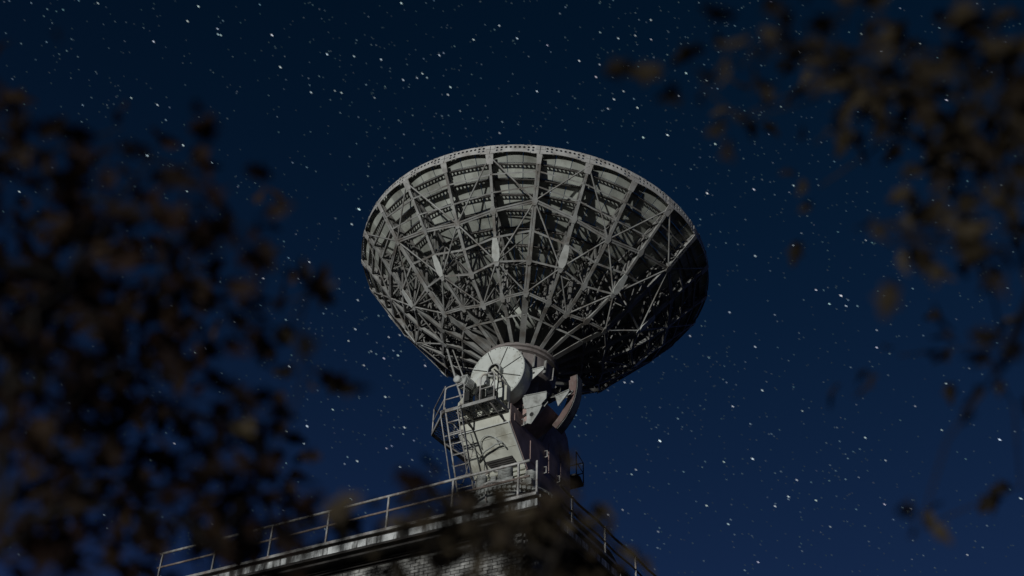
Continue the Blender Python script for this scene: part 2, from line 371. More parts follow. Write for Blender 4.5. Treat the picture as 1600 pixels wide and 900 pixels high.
for s in (0.30, 0.62): m.bar(F(X0+0.05,s,0.004), F(X1-0.03,s,0.004), 0.008, 0.012, fn)
m.build('face_ledge', M['cabin'], yoke)
m = MB()   # conduit hoops on the sloping face
m.tube([F(-0.55,0.52,0.02)]+[F(-0.3-0.25*math.cos(R(a)), 0.45-0.26*math.sin(R(a)), 0.05) for a in range(0,181,20)]+[F(-0.05,0.52,0.02)], 0.012, 6)
m.tube([F(-0.75,0.80,0.03),F(-0.5,0.58,0.1),F(-0.1,0.45,0.12),F(0.1,0.46,0.1)], 0.022, 6)
m.tube([F(-0.72,0.02,0.04),F(-0.74,0.5,0.04),F(-0.82,1.1,0.04)], 0.014, 6)  # added pipe, shaped after a cable shadow on the face
m.tube([F(-0.1,0.30,0.02),F(0.05,0.45,0.05),F(0.12,0.62,0.06)], 0.02, 6)
m.build('conduit', M['machine'], yoke)
# yoke head: legs from the box up to the bearing boss
m = MB()
m.bar(P(0.02,-1.27,0.02), P(0.36,-1.27,-0.62), 0.16, 0.12, (0,1,0)); m.bar(P(0.37,-1.2,-0.56), P(0.365,-1.2,-1.06), 0.14, 0.2, (0,1,0))
m.bar(P(-0.22,-1.27,-0.05), P(-0.92,-1.27,-0.80), 0.16, 0.10, (0,1,0)); m.bar(P(-0.94,-1.2,-0.74), P(-0.99,-1.2,-1.06), 0.14, 0.2, (0,1,0))
m.prism([(-0.86,-1.06),(-0.8,-0.86),(-0.35,-0.72),(0.1,-0.8),(0.28,-1.06)], P(0,-1.2,0), (1,0,0), (0,0,1), (0,1,0), 0.08)
m.build('yoke_head', M['cabin'], tel, bevel=0.015)

# elevation disc --------------------------------------------------------------
m = MB(); m.lathe([(0.80,0),(0.82,0.02),(0.82,0.10),(0.74,0.12),(0.74,0.55)], 64, P(0,-1.1,0), (1,0,0), (0,0,1), (0,1,0), smooth=False)
disc = m.build('elevation_disc', M['disc'], tel)
for k in range(8):
    t = R(22 + 45*k); q = MB(); c, s = math.cos(t), math.sin(t)
    q.bar(P(0.2*c,-1.106,0.2*s), P(0.78*c,-1.106,0.78*s), 0.022, 0.012, (0,1,0)); q.build('seam_strip', M['dark'], disc)
m = MB()
for k in range(32):
    t = R(k*11.25+5); m.lathe([(0.016,0),(0.016,-0.02)], 6, P(0.765*math.cos(t),-1.1,0.765*math.sin(t)), (1,0,0), (0,0,1), (0,1,0))
m.build('bolts', M['machine'], disc)['kind'] = 'stuff'
m = MB(); m.lathe([(0.19,0.0),(0.205,-0.02),(0.205,-0.15),(0.19,-0.17),(0.165,-0.17),(0.165,-0.02)], 32, P(0,-1.1,0), (1,0,0), (0,0,1), (0,1,0), smooth=False, close=False); m.build('bearing_boss', M['machine'], disc)
m = MB(); m.lathe([(0.163,-0.03),(0.163,-0.06),(0.06,-0.06)], 24, P(0,-1.1,0), (1,0,0), (0,0,1), (0,1,0)); m.build('bearing_bore', M['dark'], disc)
# machinery on the balcony
mach = MB(); mach.box(P(-0.30,-1.58,-0.62), P(-0.02,-1.36,-0.36)); machine = mach.build('gearbox', M['plate'], tel, bevel=0.02)
m = MB(); m.box(P(-0.38,-1.52,-1.2), P(-0.16,-1.34,-0.62)); m.box(P(-0.02,-1.5,-1.2), P(0.2,-1.3,-0.78)); m.box(P(-0.75,-1.5,-1.2), P(-0.55,-1.3,-0.62)); m.build('mounting_block', M['dark'], machine, bevel=0.02)
motor(machine, P(-0.62,-1.35,-0.42), (-0.25,-0.9,0.1), 0.19, 0.36)
m = MB(); m.lathe([(0.08,0),(0.1,0.02),(0.1,0.08),(0.05,0.1)], 16, P(-0.78,-1.72,-0.36), (1,0,0), (0,0,1), (0,-1,0)); m.build('end_cap', M['plate'], machine)
m = MB(); m.tube([P(0.1,-1.4,-0.1),P(0.28,-1.5,-0.3),P(0.33,-1.55,-0.6),P(0.32,-1.6,-1.2)], 0.02, 6); m.tube([P(-0.2,-1.5,-0.6),P(-0.3,-1.6,-0.9),P(-0.1,-1.6,-1.1),P(0.1,-1.5,-1.2)], 0.018, 6); m.tube([P(-0.4,-1.4,-0.7),P(-0.7,-1.5,-0.9),P(-0.8,-1.5,-1.2)], 0.02, 6)
m.build('cable', M['dark'], machine)

# balcony -------------------------------------------------------------------
ZP = -1.24
fl = [(-1.11,-1.79),(-1.96,-0.99),(-1.89,0.85),(-1.09,0.85),(-1.09,-1.12),(0.39,-1.12),(0.39,-1.78)]
m = MB()
for i in range(len(fl)):
    a, b = fl[i], fl[(i+1) % len(fl)]
    m.bar(P(a[0],a[1],ZP-0.03), P(b[0],b[1],ZP-0.03), 0.045, 0.09)
for t in (0.33, 0.66): m.bar(P(-1.11+1.5*t,-1.76,ZP-0.05), P(-1.11+1.5*t,-1.14,ZP-0.05), 0.04, 0.06)
for y in (-0.5, 0.2): m.bar(P(-1.93,y,ZP-0.05), P(-1.1,y,ZP-0.05), 0.04, 0.06)
bal = m.build('balcony', M['steel'], tel)
def inside(x, y):
    c = False
    for i in range(len(fl)):
        (xa, ya), (xb, yb) = fl[i], fl[(i+1) % len(fl)]
        if (ya > y) != (yb > y) and x < (xb-xa)*(y-ya)/(yb-ya)+xa: c = not c
    return c
gr = MB(); st = 0.085
def runs(fixed, lo, hi, alongx):
    s = lo; cur = None; out = []
    while s <= hi:
        ok = inside(s, fixed) if alongx else inside(fixed, s)
        if ok and cur is None: cur = s
        if not ok and cur is not None: out.append((cur, s)); cur = None
        s += 0.02
    if cur is not None: out.append((cur, hi))
    return out
y = -1.78
while y < 0.85:
    for a, b in runs(y, -2.0, 0.4, True): gr.bar(P(a,y,ZP), P(b,y,ZP), 0.016, 0.01)
    y += st
x = -1.95
while x < 0.39:
    for a, b in runs(x, -1.8, 0.86, False): gr.bar(P(x,a,ZP+0.004), P(x,b,ZP+0.004), 0.016, 0.01)
    x += st
gr.build('grating', M['steel'], bal)
def rail(pts, r=0.02, par=bal): q = MB(); q.tube([P(*p) for p in pts], r, 8); return q.build('guard_rail', M['rail'], par)
zt = -0.55
rail([(-1.10,-1.79,ZP),(-1.10,-1.79,zt-0.08),(-1.07,-1.79,zt-0.02),(-1.0,-1.79,zt),(-0.62,-1.79,zt+0.01),(-0.55,-1.79,zt-0.02),(-0.53,-1.79,zt-0.08),(-0.53,-1.79,ZP)])
rail([(-1.10,-1.79,-0.92),(-0.53,-1.79,-0.92)], 0.016)
rail([(-0.05,-1.79,ZP),(-0.05,-1.79,zt-0.02),(0.0,-1.79,zt+0.06),(0.3,-1.79,zt+0.08),(0.36,-1.79,zt),(0.36,-1.79,ZP)])
rail([(-0.05,-1.79,-0.9),(0.36,-1.79,-0.9)], 0.016)
rail([(0.37,-1.77,zt),(0.41,-1.45,zt-0.02),(0.42,-1.2,zt-0.1),(0.42,-1.14,ZP)])
rail([(-1.11,-1.79,ZP),(-1.11,-1.78,-0.5),(-1.96,-0.99,-0.5),(-1.9,0.8,-0.5),(-1.9,0.84,ZP)])
rail([(-1.11,-1.79,-0.88),(-1.96,-0.99,-0.88),(-1.9,0.84,-0.88)], 0.016)
for x, y in [(-1.96,-0.99),(-1.93,0.0)]: rail([(x,y,ZP),(x,y,-0.5)], 0.018)
m = MB()
for a, b in [((-0.75,-1.72,ZP-0.05),(-0.62,-1.11,-1.56)),((0.2,-1.72,ZP-0.05),(0.3,-1.11,-1.56)),((-1.9,-0.5,ZP-0.05),(-1.08,-0.45,-2.0)),((-1.88,0.5,ZP-0.05),(-1.08,0.5,-2.0))]:
    m.tube([P(*a), P(*b)], 0.024, 6)
    m.lathe([(0.05,0),(0.05,0.02)], 12, P(*b), (1,0,0), (0,0,1), (0,1,0))
m.build('strut', M['purlin'], bal)

# small dark mesh skirt hanging from walkway corner and ladder
lad_top = (-1.06, -1.80, -1.22); lad_bot = (-1.06, -0.94, -3.3); LW = 0.46
def lp(t, dx=0.0, off=0.0):
    a = Vector(lad_top); b = Vector(lad_bot); d = (b-a).normalized(); nn = Vector((0, -(-d.z), d.y)); nn = Vector((0, d.z, -d.y)).normalized()
    return P(*(a + (b-a)*t + Vector((dx,0,0)) + nn*off))
m = MB(); m.tube([lp(-0.02), lp(1.0)], 0.024, 8); lad = m.build('ladder', M['rail'], tel)
m = MB(); m.tube([lp(-0.02,LW), lp(1.0,LW)], 0.024, 8); m.build('stringer', M['rail'], lad)
for dx in (-0.02, LW+0.02):
    q = MB(); q.tube([lp(0.0,dx,0.0), lp(0.03,dx,0.2), lp(0.1,dx,0.24), lp(0.8,dx,0.24), lp(0.86,dx,0.0)], 0.016, 6); q.build('hand_rail', M['rail'], lad)
for i in range(8):
    t = 0.03 + i*0.125; q = MB(); q.tube([lp(t), lp(t,LW)], 0.017, 6); q.build('rung', M['rail'], lad)
m = MB()
for t in (0.15, 0.5, 0.85):
    m.tube([lp(t,0.0), lp(t,0.0,-0.3)], 0.014, 6); m.tube([lp(t,LW), lp(t,LW,-0.3)], 0.014, 6)
m.tube([lp(0.3,-0.16), lp(0.3,LW)], 0.02, 6)
m.tube([lp(0.15,0.0,-0.3), lp(0.5,LW,-0.3), lp(0.85,0,-0.3)], 0.012, 6)
m.build('stay', M['rail'], lad)

# rear service platform on the dark side --------------------------------------
m = MB(); m.prism([(-0.7,2.27),(0.62,2.27),(0.62,2.5),(0.5,2.95),(-0.7,2.95)], P(0,0,-1.48), (1,0,0), (0,1,0), (0,0,1), 0.05)
sp = m.build('service_platform', M['soffit'], tel)
m = MB()
for pts in ([(0.6,2.3,-1.43),(0.6,2.3,-0.75),(0.5,2.93,-0.75),(-0.6,2.93,-0.75),(-0.6,2.93,-1.43)], [(0.5,2.93,-1.43),(0.5,2.93,-0.75)], [(0.6,2.3,-1.08),(0.5,2.93,-1.08),(-0.6,2.93,-1.08)]):
    m.tube([P(*p) for p in pts], 0.016, 6)
m.build('guard_rail', M['soffit'], sp)

# counterweight, sector gear and brackets --------------------------------------
def arc(r0, r1, a0, a1, n=14):
    return [(r0*math.cos(R(a0+(a1-a0)*i/n)), r0*math.sin(R(a0+(a1-a0)*i/n))) for i in range(n+1)] + [(r1*math.cos(R(a1+(a0-a1)*i/n)), r1*math.sin(R(a1+(a0-a1)*i/n))) for i in range(n+1)]
m = MB(); m.prism(arc(1.70,1.52,6,-50), P(0,0.15,0), (1,0,0), (0,0,1), (0,1,0), 0.34); m.prism(arc(1.52,1.42,6,-50), P(0,0.27,0), (1,0,0), (0,0,1), (0,1,0), 0.06)
sec = m.build('sector_gear', M['sector'], tel)
m = MB()
for i in range(46):
    t = R(6 - i*1.22); c, s = math.cos(t), math.sin(t); m.bar(P(1.70*c,0.18,1.70*s), P(1.70*c,0.46,1.70*s), 0.02, 0.03, (c,0,s))
m.build('gear_teeth', M['machine'], sec)['kind'] = 'stuff'
m = MB(); m.prism(arc(1.44,0.62,-38,-86), P(0,-0.42,0), (1,0,0), (0,0,1), (0,1,0), 0.75); cw = m.build('counterweight', M['maroon'], tel, bevel=0.02)
m = MB(); m.prism(arc(1.47,1.38,-36,-84), P(0,-0.47,0), (1,0,0), (0,0,1), (0,1,0), 0.05); m.build('weight_rim', M['machine'], cw)
m = MB()
for r in (0.9, 1.15):
    m.prism(arc(r+0.06,r,-40,-70), P(0,-0.455,0), (1,0,0), (0,0,1), (0,1,0), 0.035)
m.build('weight_slab', M['soffit'], cw)
def bracket(poly, y, t, mt='plate', hole=None):
    q = MB(); q.prism(poly, P(0,y,0), (1,0,0), (0,0,1), (0,1,0), t)
    a, b = poly[0], poly[1]
    q.bar(P(a[0],y+0.06,a[1]+0.012), P(b[0],y+0.06,b[1]+0.012), 0.16, 0.022)
    o = q.build('bracket', M[mt], tel, bevel=0.006)
    if hole:
        q = MB(); q.lathe([(hole[2],0),(hole[2],0.02)], 16, P(hole[0],y-0.006,hole[1]), (1,0,0), (0,0,1), (0,1,0)); q.build('bore', M['dark'], o)
    return o
bracket([(0.72,0.14),(1.14,0.12),(1.12,0.06),(0.72,-0.20)], -0.62, 0.03, hole=(0.84,0.03,0.03))
bracket([(0.50,-0.60),(1.22,-0.66),(1.20,-0.84),(1.05,-0.98),(0.56,-0.98)], -0.60, 0.04, 'machine')
bracket([(0.62,-1.0),(1.08,-1.0),(0.98,-1.2),(0.76,-1.48),(0.64,-1.42)], -0.585, 0.04, 'machine', hole=(0.78,-1.2,0.06))
bracket([(1.2,-0.50),(1.62,-0.42),(1.56,-0.52),(1.28,-0.82)], -0.1, 0.04, 'machine')
bracket([(1.1,-0.38),(1.62,-0.34),(1.5,-0.44),(1.12,-0.44)], 0.1, 0.03, 'machine')

# ================================================================== dish
n = Vector((0.089, 0.02, 0.996)).normalized()
CD = Vector((0.617, 26.53, 21.376 + CAM_H))
dx = Vector((1,0,0)); dx = (dx - n*dx.dot(n)).normalized(); dy = n.cross(dx)
DW = Matrix(((dx.x,dy.x,n.x,CD.x),(dx.y,dy.y,n.y,CD.y),(dx.z,dy.z,n.z,CD.z),(0,0,0,1)))
DL = TM.inverted() @ DW
m = MB(); m.lathe([(0.95,-3.36),(1.03,-3.36),(1.03,-3.44),(0.97,-3.46),(0.97,-3.50),(1.03,-3.52),(1.03,-3.58),(0.93,-3.60),(0.90,-4.05),(0.55,-4.35)], 48, smooth=False)
m.box((-0.55,-0.5,-4.75), (0.55,0.5,-4.2))
me = m.mesh('dish'); me.materials.append(M['hub'])
dish = link('dish', me, tel, DL)
# stiffeners round the hub drum
q = MB(); q.bar((0.93,0,-3.62),(0.93,0,-4.02),0.03,0.12,(1,0,0)); sme = q.mesh('hub_stiffener'); sme.materials.append(M['steel'])
for k in range(16): link('hub_stiffener', sme, dish, Matrix.Rotation(R(22.5*k),4,'Z'))

DEPTH = 2.0
def zf(r): return -0.11-DEPTH*(1-(r/5.0)**2)
NODES = {'main': [(4.97,-.34),None,None,(4.25,-1.22),(3.70,-1.75),(3.15,-2.30),(2.5,-2.84),(1.85,-3.04),(0.98,-3.40)],
         'odd':  [(4.97,-.34),None,None,(4.05,-1.40),(3.60,-1.92),(3.20,-2.40),(2.33,-2.90),(1.72,-3.06),(0.98,-3.40)],
         'mid':  [(4.97,-.34),None,None,(3.94,-1.54),(3.45,-2.03),(2.95,-2.47),(2.20,-2.94),(1.64,-3.06),(0.98,-3.40)]}
for v in NODES.values():
    for i in (1, 2): v[i] = tuple(v[0][j] + (v[3][j]-v[0][j])*i/3 for j in (0,1))
TYP = ['main','odd','mid','odd']
def node(k, ring):
    r, z = NODES[TYP[k % 4]][ring]; t = R(-90+15*k); return Vector((r*math.cos(t), r*math.sin(t), z))
def fnode(k, r, d=0.16):
    t = R(-90+15*k); return Vector((r*math.cos(t), r*math.sin(t), zf(r)-d))
# rib meshes, three kinds, in the plane theta = 0
def rib_mesh(kind):
    q = MB(); nd = [Vector((r,0,z)) for r, z in NODES[kind]]
    for i in range(8):
        a, b = nd[i], nd[i+1]; d = (b-a).normalized(); out = Vector((-d.z,0,d.x)); out = out if out.z < 0 else -out
        if i < 6:
            if kind == 'main':
                q.bar(a,b,0.045,0.02,out,0.038); q.bar(a,b,0.045,0.02,out,-0.038); q.bar(a-out*0.06,b-out*0.06,0.03,0.11,out)
            else:
                w = 0.07 if kind == 'odd' else 0.08
                q.bar(a,b,w,0.018,out); q.bar(a-out*0.05,b-out*0.05,0.018,0.09,out)
        else:
            w = {'main':0.16,'odd':0.095,'mid':0.105}[kind]
            q.bar(a,b,w,0.02,out); q.bar(a-out*0.07,b-out*0.07,0.02,0.13,out)
    nouter = len(q.f)
    rs = [4.95,4.55,4.15,3.75,3.3,2.8,2.3,1.75,1.0]
    fc = [Vector((r,0,zf(r)-0.10)) for r in rs]
    for a, b in zip(fc, fc[1:]): q.bar(a,b,0.06,0.05,(0,0,1))
    for i in range(1, 8):
        tgt = min(fc, key=lambda p: abs(p.x-nd[i].x) + 0.15*abs(p.z - nd[i].z)); j = fc.index(tgt)
        q.bar(nd[i], tgt, 0.04, 0.05, (0,1,0))
        q.bar(nd[i], fc[max(j-1,0)], 0.035, 0.035, (0,1,0))
        if j+1 < len(fc): q.bar(nd[i], fc[j+1], 0.035, 0.035, (0,1,0))
    # solid web plate near the rim, with a notch
    q.prism([(4.97,-0.34),(4.97,-0.10),(4.72,zf(4.72)-0.06),(4.72,-0.56)], (0,-0.008,0), (1,0,0), (0,0,1), (0,1,0), 0.016)
    q.prism([(0.98,-3.40),(1.72,-3.05),(1.35,-2.75),(0.98,-2.7)], (0,-0.008,0), (1,0,0), (0,0,1), (0,1,0), 0.016)
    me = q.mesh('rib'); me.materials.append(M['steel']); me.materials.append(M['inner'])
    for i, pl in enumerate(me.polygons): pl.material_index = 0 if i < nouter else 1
    return me
RIBS = {k: rib_mesh(k) for k in NODES}
for k in range(24):
    link('rib', RIBS[TYP[k % 4]], dish, Matrix.Rotation(R(-90+15*k),4,'Z'))
# ring beams -----------------------------------------------------------------
RW = {0:(0.05,0.03),1:(0.036,0.015),2:(0.036,0.015),3:(0.095,0.02),4:(0.05,0.018),5:(0.045,0.018),6:(0.075,0.02),7:(0.05,0.02)}
def rot60(o, k): return Matrix.Rotation(R(60*(k//4)),4,'Z')
for ring in range(1, 8):
    for base in range(4):
        q = MB(); a, b = node(base, ring), node(base+1, ring); mid = (a+b)/2
        out = Vector((mid.x,mid.y,0)).normalized()*0.75 + Vector((0,0,-0.7))
        w, h = RW[ring]
        if ring in (3, 6):
            q.bar(a,b,w*0.42,h,out,w*0.3); q.bar(a,b,w*0.42,h,out,-w*0.3); q.bar(a-out*0.05,b-out*0.05,0.02,0.09,out)
        else:
            q.bar(a,b,w,h,out); q.bar(a-out*0.04,b-out*0.04,0.015,0.07,out)
        me = q.mesh('ring_beam'); me.materials.append(M['steel'])
        for g6 in range(6): link('ring_beam', me, dish, Matrix.Rotation(R(60*g6),4,'Z'))
# braces ----------------------------------------------------------------------
def brace_set(pairs, r, name='brace', mt='steel'):
    for a, b in pairs:
        q = MB(); q.tube([a, b], r, 6, caps=False); me = q.mesh(name); me.materials.append(M[mt])
        for g6 in range(6): link(name, me, dish, Matrix.Rotation(R(60*g6),4,'Z'))
pr = []
for k in (1, 3):
    for dk in (-1, 1):
        pr += [(node(k,0), node(k+dk,3)), (node(k+dk,3), node(k,5)), (node(k,5), node(k+dk,6))]
brace_set(pr, 0.021)
pr = []
for k in range(4):
    s = 1 if k % 2 else -1
    pr += [(node(k,5), fnode(k+s,3.3)), (node(k,5), fnode(k+s,2.3)), (node(k,6), fnode(k+1,2.3)), (node(k,6), fnode(k-1,1.75)), (node(k,3), fnode(k+s,3.75)), (node(k,7), fnode(k+1,1.75))]
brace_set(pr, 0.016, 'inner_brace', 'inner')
# pale splice plates on every second rib, gusset plates at rim and heavy-ring nodes
def plate_mesh(kind, r0, r1, w, t, lift, nm, mt, taper=1.0):
    q = MB(); a = Vector((NODES[kind][r0][0],0,NODES[kind][r0][1])); b = Vector((NODES[kind][r1][0],0,NODES[kind][r1][1]))
    d = (b-a).normalized(); out = Vector((-d.z,0,d.x)); out = out if out.z < 0 else -out
    L_ = (b-a).length; hw = w/2
    q.prism([(0.02,-hw*taper),(0.02,hw*taper),(L_*0.45,hw),(L_-0.12,hw),(L_,hw*0.5),(L_,-hw*0.5),(L_-0.12,-hw),(L_*0.45,-hw)], a+out*lift, d, (0,1,0), out, t)
    me = q.mesh(nm); me.materials.append(M[mt]); return me
sp_me = plate_mesh('odd', 4, 5, 0.20, 0.02, 0.012, 'splice_plate', 'plate', 0.6)
for k in range(1, 24, 2): link('splice_plate', sp_me, dish, Matrix.Rotation(R(-90+15*k),4,'Z'))
for kind, wd in (('main',0.13),('odd',0.19),('mid',0.16)):
    q = MB(); a = Vector((4.985,0,-0.30)); d = (Vector((NODES[kind][3][0],0,NODES[kind][3][1]))-a).normalized(); out = Vector((-d.z,0,d.x)); out = out if out.z < 0 else -out
    q.prism([(-0.02,-wd*0.55),(-0.02,wd*0.55),(0.10,wd*0.5),(0.24,wd*0.42),(0.24,-wd*0.42),(0.10,-wd*0.5)], a+out*0.014, d, (0,1,0), out, 0.014)
    me = q.mesh('rim_gusset'); me.materials.append(M['rim'])
    for k in range(24):
        if TYP[k % 4] == kind: link('rim_gusset', me, dish, Matrix.Rotation(R(-90+15*k),4,'Z'))
for ring in (3, 6, 5):
    for kind in NODES:
        q = MB(); c = Vector((NODES[kind][ring][0],0,NODES[kind][ring][1])); p0 = Vector((NODES[kind][ring-1][0],0,NODES[kind][ring-1][1])); d = (c-p0).normalized(); out = Vector((-d.z,0,d.x)); out = out if out.z < 0 else -out
        q.prism([(-0.12,-0.04),(-0.12,0.04),(0,0.085),(0.12,0.04),(0.12,-0.04),(0,-0.085)], c+out*0.006, d, (0,1,0), out, 0.012)
        me = q.mesh('node_plate'); me.materials.append(M['steel'])
        for k in range(24):
            if TYP[k % 4] == kind: link('node_plate', me, dish, Matrix.Rotation(R(-90+15*k),4,'Z'))
# rim plates with punched holes --------------------------------------------------
def holed_strip(q, fmap, x0, x1, y0, y1, hole, n8=8):
    """cell [x0,x1]x[y0,y1] with an octagonal hole of radius hole (0 = solid), mapped to 3-D by fmap"""
    if not hole:
        q.add([fmap(x0,y0),fmap(x1,y0),fmap(x1,y1),fmap(x0,y1)], [(0,1,2,3)]); return
    cx, cy = (x0+x1)/2, (y0+y1)/2; hx, hy = (x1-x0)/2, (y1-y0)/2
    o = [(cx+hx,cy),(cx+hx,cy+hy),(cx,cy+hy),(cx-hx,cy+hy),(cx-hx,cy),(cx-hx,cy-hy),(cx,cy-hy),(cx+hx,cy-hy)]
    i = [(cx+hole*math.cos(R(45*k)), cy+hole*math.sin(R(45*k))) for k in range(8)]
    q.add([fmap(*p) for p in o]+[fmap(*p) for p in i], [(k,(k+1)%8,8+(k+1)%8,8+k) for k in range(8)])
q = MB(); ns = 11; half = R(7.5)*5.0 - 0.007; cw_ = 2*half/ns
def fm(x, y): t = x/5.0; return Vector((5.0*math.cos(t), 5.0*math.sin(t), y))
for i in range(ns):
    xa, xb = -half+i*cw_, -half+(i+1)*cw_
    holed_strip(q, fm, xa, xb, -0.12, -0.01, 0.036 if i not in (0,ns-1) else 0.0)
    edge = 0.06 * abs((i+0.5)/ns*2-1)**2
    near = i in (1,2,3,ns-4,ns-3,ns-2)
    holed_strip(q, fm, xa, xb, -0.205, -0.12, 0.033 if i in (1,2,ns-3,ns-2) else 0.0)
    q.add([fm(xa,-0.205),fm(xb,-0.205),fm(xb,-0.24-0.05*abs((i+1)/ns*2-1)**2),fm(xa,-0.24-0.05*abs(i/ns*2-1)**2)], [(0,1,2,3)])
    # lips
    q.add([fm(xa,-0.01),fm(xb,-0.01),fm(xb,0.012)*1.0,fm(xa,0.012)], [(0,1,2,3)])
def ringpt(r, z, t): return Vector((r*math.cos(t), r*math.sin(t), z))
for i in range(6):
    ta, tb = R(-7.5+2.5*i), R(-7.5+2.5*(i+1))
    q.add([ringpt(5.0,0.012,ta),ringpt(5.0,0.012,tb),ringpt(4.9,0.012,tb),ringpt(4.9,0.012,ta)], [(0,1,2,3)])
rim_me = q.mesh('rim_plate'); rim_me.materials.append(M['rim'])
for k in range(24):
    o = link('rim_plate', rim_me, dish, Matrix.Rotation(R(-90+15*k+7.5),4,'Z'))
    so = o.modifiers.new('thick','SOLIDIFY'); so.thickness = 0.012; so.offset = -1
# front purlins: channels with lightening holes -----------------------------------
PR = [4.72,4.40,4.06,3.70,3.28,2.84,2.35,1.8]
for r in PR:
    q = MB(); hw = r*math.tan(R(7.5))-0.03; z1 = zf(r)-0.03; hgt = 0.085; nh = max(3, int(round(2*hw/0.105))); c = 2*hw/nh
    rr_ = r*math.cos(R(7.5))
    slope = 2*DEPTH*r/25.0
    def fp(x, y): return Vector((rr_ - slope*y*0.8 + 0.0, x, z1+y))
    for i in range(nh): holed_strip(q, fp, -hw+i*c, -hw+(i+1)*c, -hgt, 0.0, 0.027)
    q.bar(fp(-hw,-hgt), fp(hw,-hgt), 0.05, 0.012, (0,0,1))
    q.bar(fp(-hw,-0.004), fp(hw,-0.004), 0.06, 0.01, (0,0,1))
    me = q.mesh('purlin'); me.materials.append(M['purlin'])
    for k in range(24): link('purlin', me, dish, Matrix.Rotation(R(-90+15*k+7.5),4,'Z'))
# reflector panels ------------------------------------------------------------------
RR = [4.97] + PR + [1.35, 0.9]
gap = 0.009
stuff = MB()
for j in range(len(RR)-1):
    r1, r0 = RR[j]-gap, RR[j+1]+gap
    for c in range(3):
        q = MB(); t0 = R(-7.5+5*c)+gap/r1; t1 = R(-7.5+5*(c+1))-gap/r1
        vs = []
        for th in (0.0, -0.022):
            for a in range(3):
                rr_ = r0+(r1-r0)*a/2
                for b in range(3):
                    t = t0+(t1-t0)*b/2; vs.append((rr_*math.cos(t), rr_*math.sin(t), zf(rr_)+th))
        fs = []
        for a in range(2):
            for b in range(2):
                i = a*3+b; fs += [(i,i+3,i+4,i+1),(9+i,9+i+1,9+i+4,9+i+3)]
        brd = [0,1,2,5,8,7,6,3]
        fs += [(brd[i], brd[(i+1)%8], 9+brd[(i+1)%8], 9+brd[i]) for i in range(8)]
        if j < 4:
            q.add(vs, fs); me = q.mesh('panel'); me.materials.append(M['panel'])
            for k in range(24):
                mm = Matrix.Rotation(R(-90+15*k+7.5),4,'Z')
                rp = random.Random(j*1000+c*100+k)
                mm = mm @ Matrix.Translation((0,0,rp.uniform(-0.006,0.004)))
                link('panel', me, dish, mm)
        else:
            for k in range(24):
                mm = Matrix.Rotation(R(-90+15*k+7.5),4,'Z'); stuff.add([mm @ Vector(v) for v in vs], fs)
so = stuff.build('inner_panels', M['panel'], dish); so['kind'] = 'stuff'
m = MB(); m.lathe([(0.0,zf(0)),(0.9,zf(0.9)),(0.9,zf(0.9)-0.03),(0.0,zf(0)-0.03)], 32, close=False); m.build('centre_plate', M['panel'], dish)
# long stay from the rim structure down to the mount on the lit side
m = MB(); a = DL @ Vector((-2.1,0.15,-2.97)); m.tube([a, P(-1.0,-0.9,-0.9)], 0.03, 8); m.tube([a + Vector((0.12,0.1,0)), P(-0.8,-0.7,-0.75)], 0.02, 8)
for t in (0.25,0.5,0.75):
    b = P(-1.0,-0.9,-0.9); c = a.lerp(b,t); d = (a + Vector((0.12,0.1,0))).lerp(P(-0.8,-0.7,-0.75), t+0.1); m.tube([c,d],0.012,6)
m.build('stay_truss', M['steel'], tel)

# ================================================================== trees
def ray(x, y): return (fw + rt*((x-800)/FPX) - up*((y-450)/FPX)).normalized()
EYE = Vector((0,0,CAM_H))
LEAF = []
def leaf_mesh(seed):
    r = random.Random(seed); q = MB()
    outl = [(0,0),(0.10,0.16),(0.30,0.12),(0.24,0.34),(0.44,0.52),(0.22,0.60),(0.16,0.84),(0,1.0)]
    vs = []; zz = lambda x, y: abs(x)*0.35*r.uniform(0.6,1.4) - 0.35*(y-0.4)**2 + r.uniform(-0.03,0.03)
    L_ = [(x*r.uniform(.85,1.15), y) for x, y in outl]
    mid = [(0, y, zz(0,y)) for x, y in outl]
    lf = [(-x, y, zz(x,y)) for x, y in L_[1:-1]]; rg = [(x*r.uniform(.85,1.1), y, zz(x,y)) for x, y in L_[1:-1]]
    vs = mid + lf + rg
    n_ = len(mid); fs = []
    for side in (n_, n_+len(lf)):
        fs.append((0, side, 1)); 
        for i in range(len(lf)-1): fs.append((i+1, side+i, side+i+1, i+2))
        fs.append((len(lf), side+len(lf)-1, n_-1))
    return vs, fs
for s in range(4): LEAF.append(leaf_mesh(s))

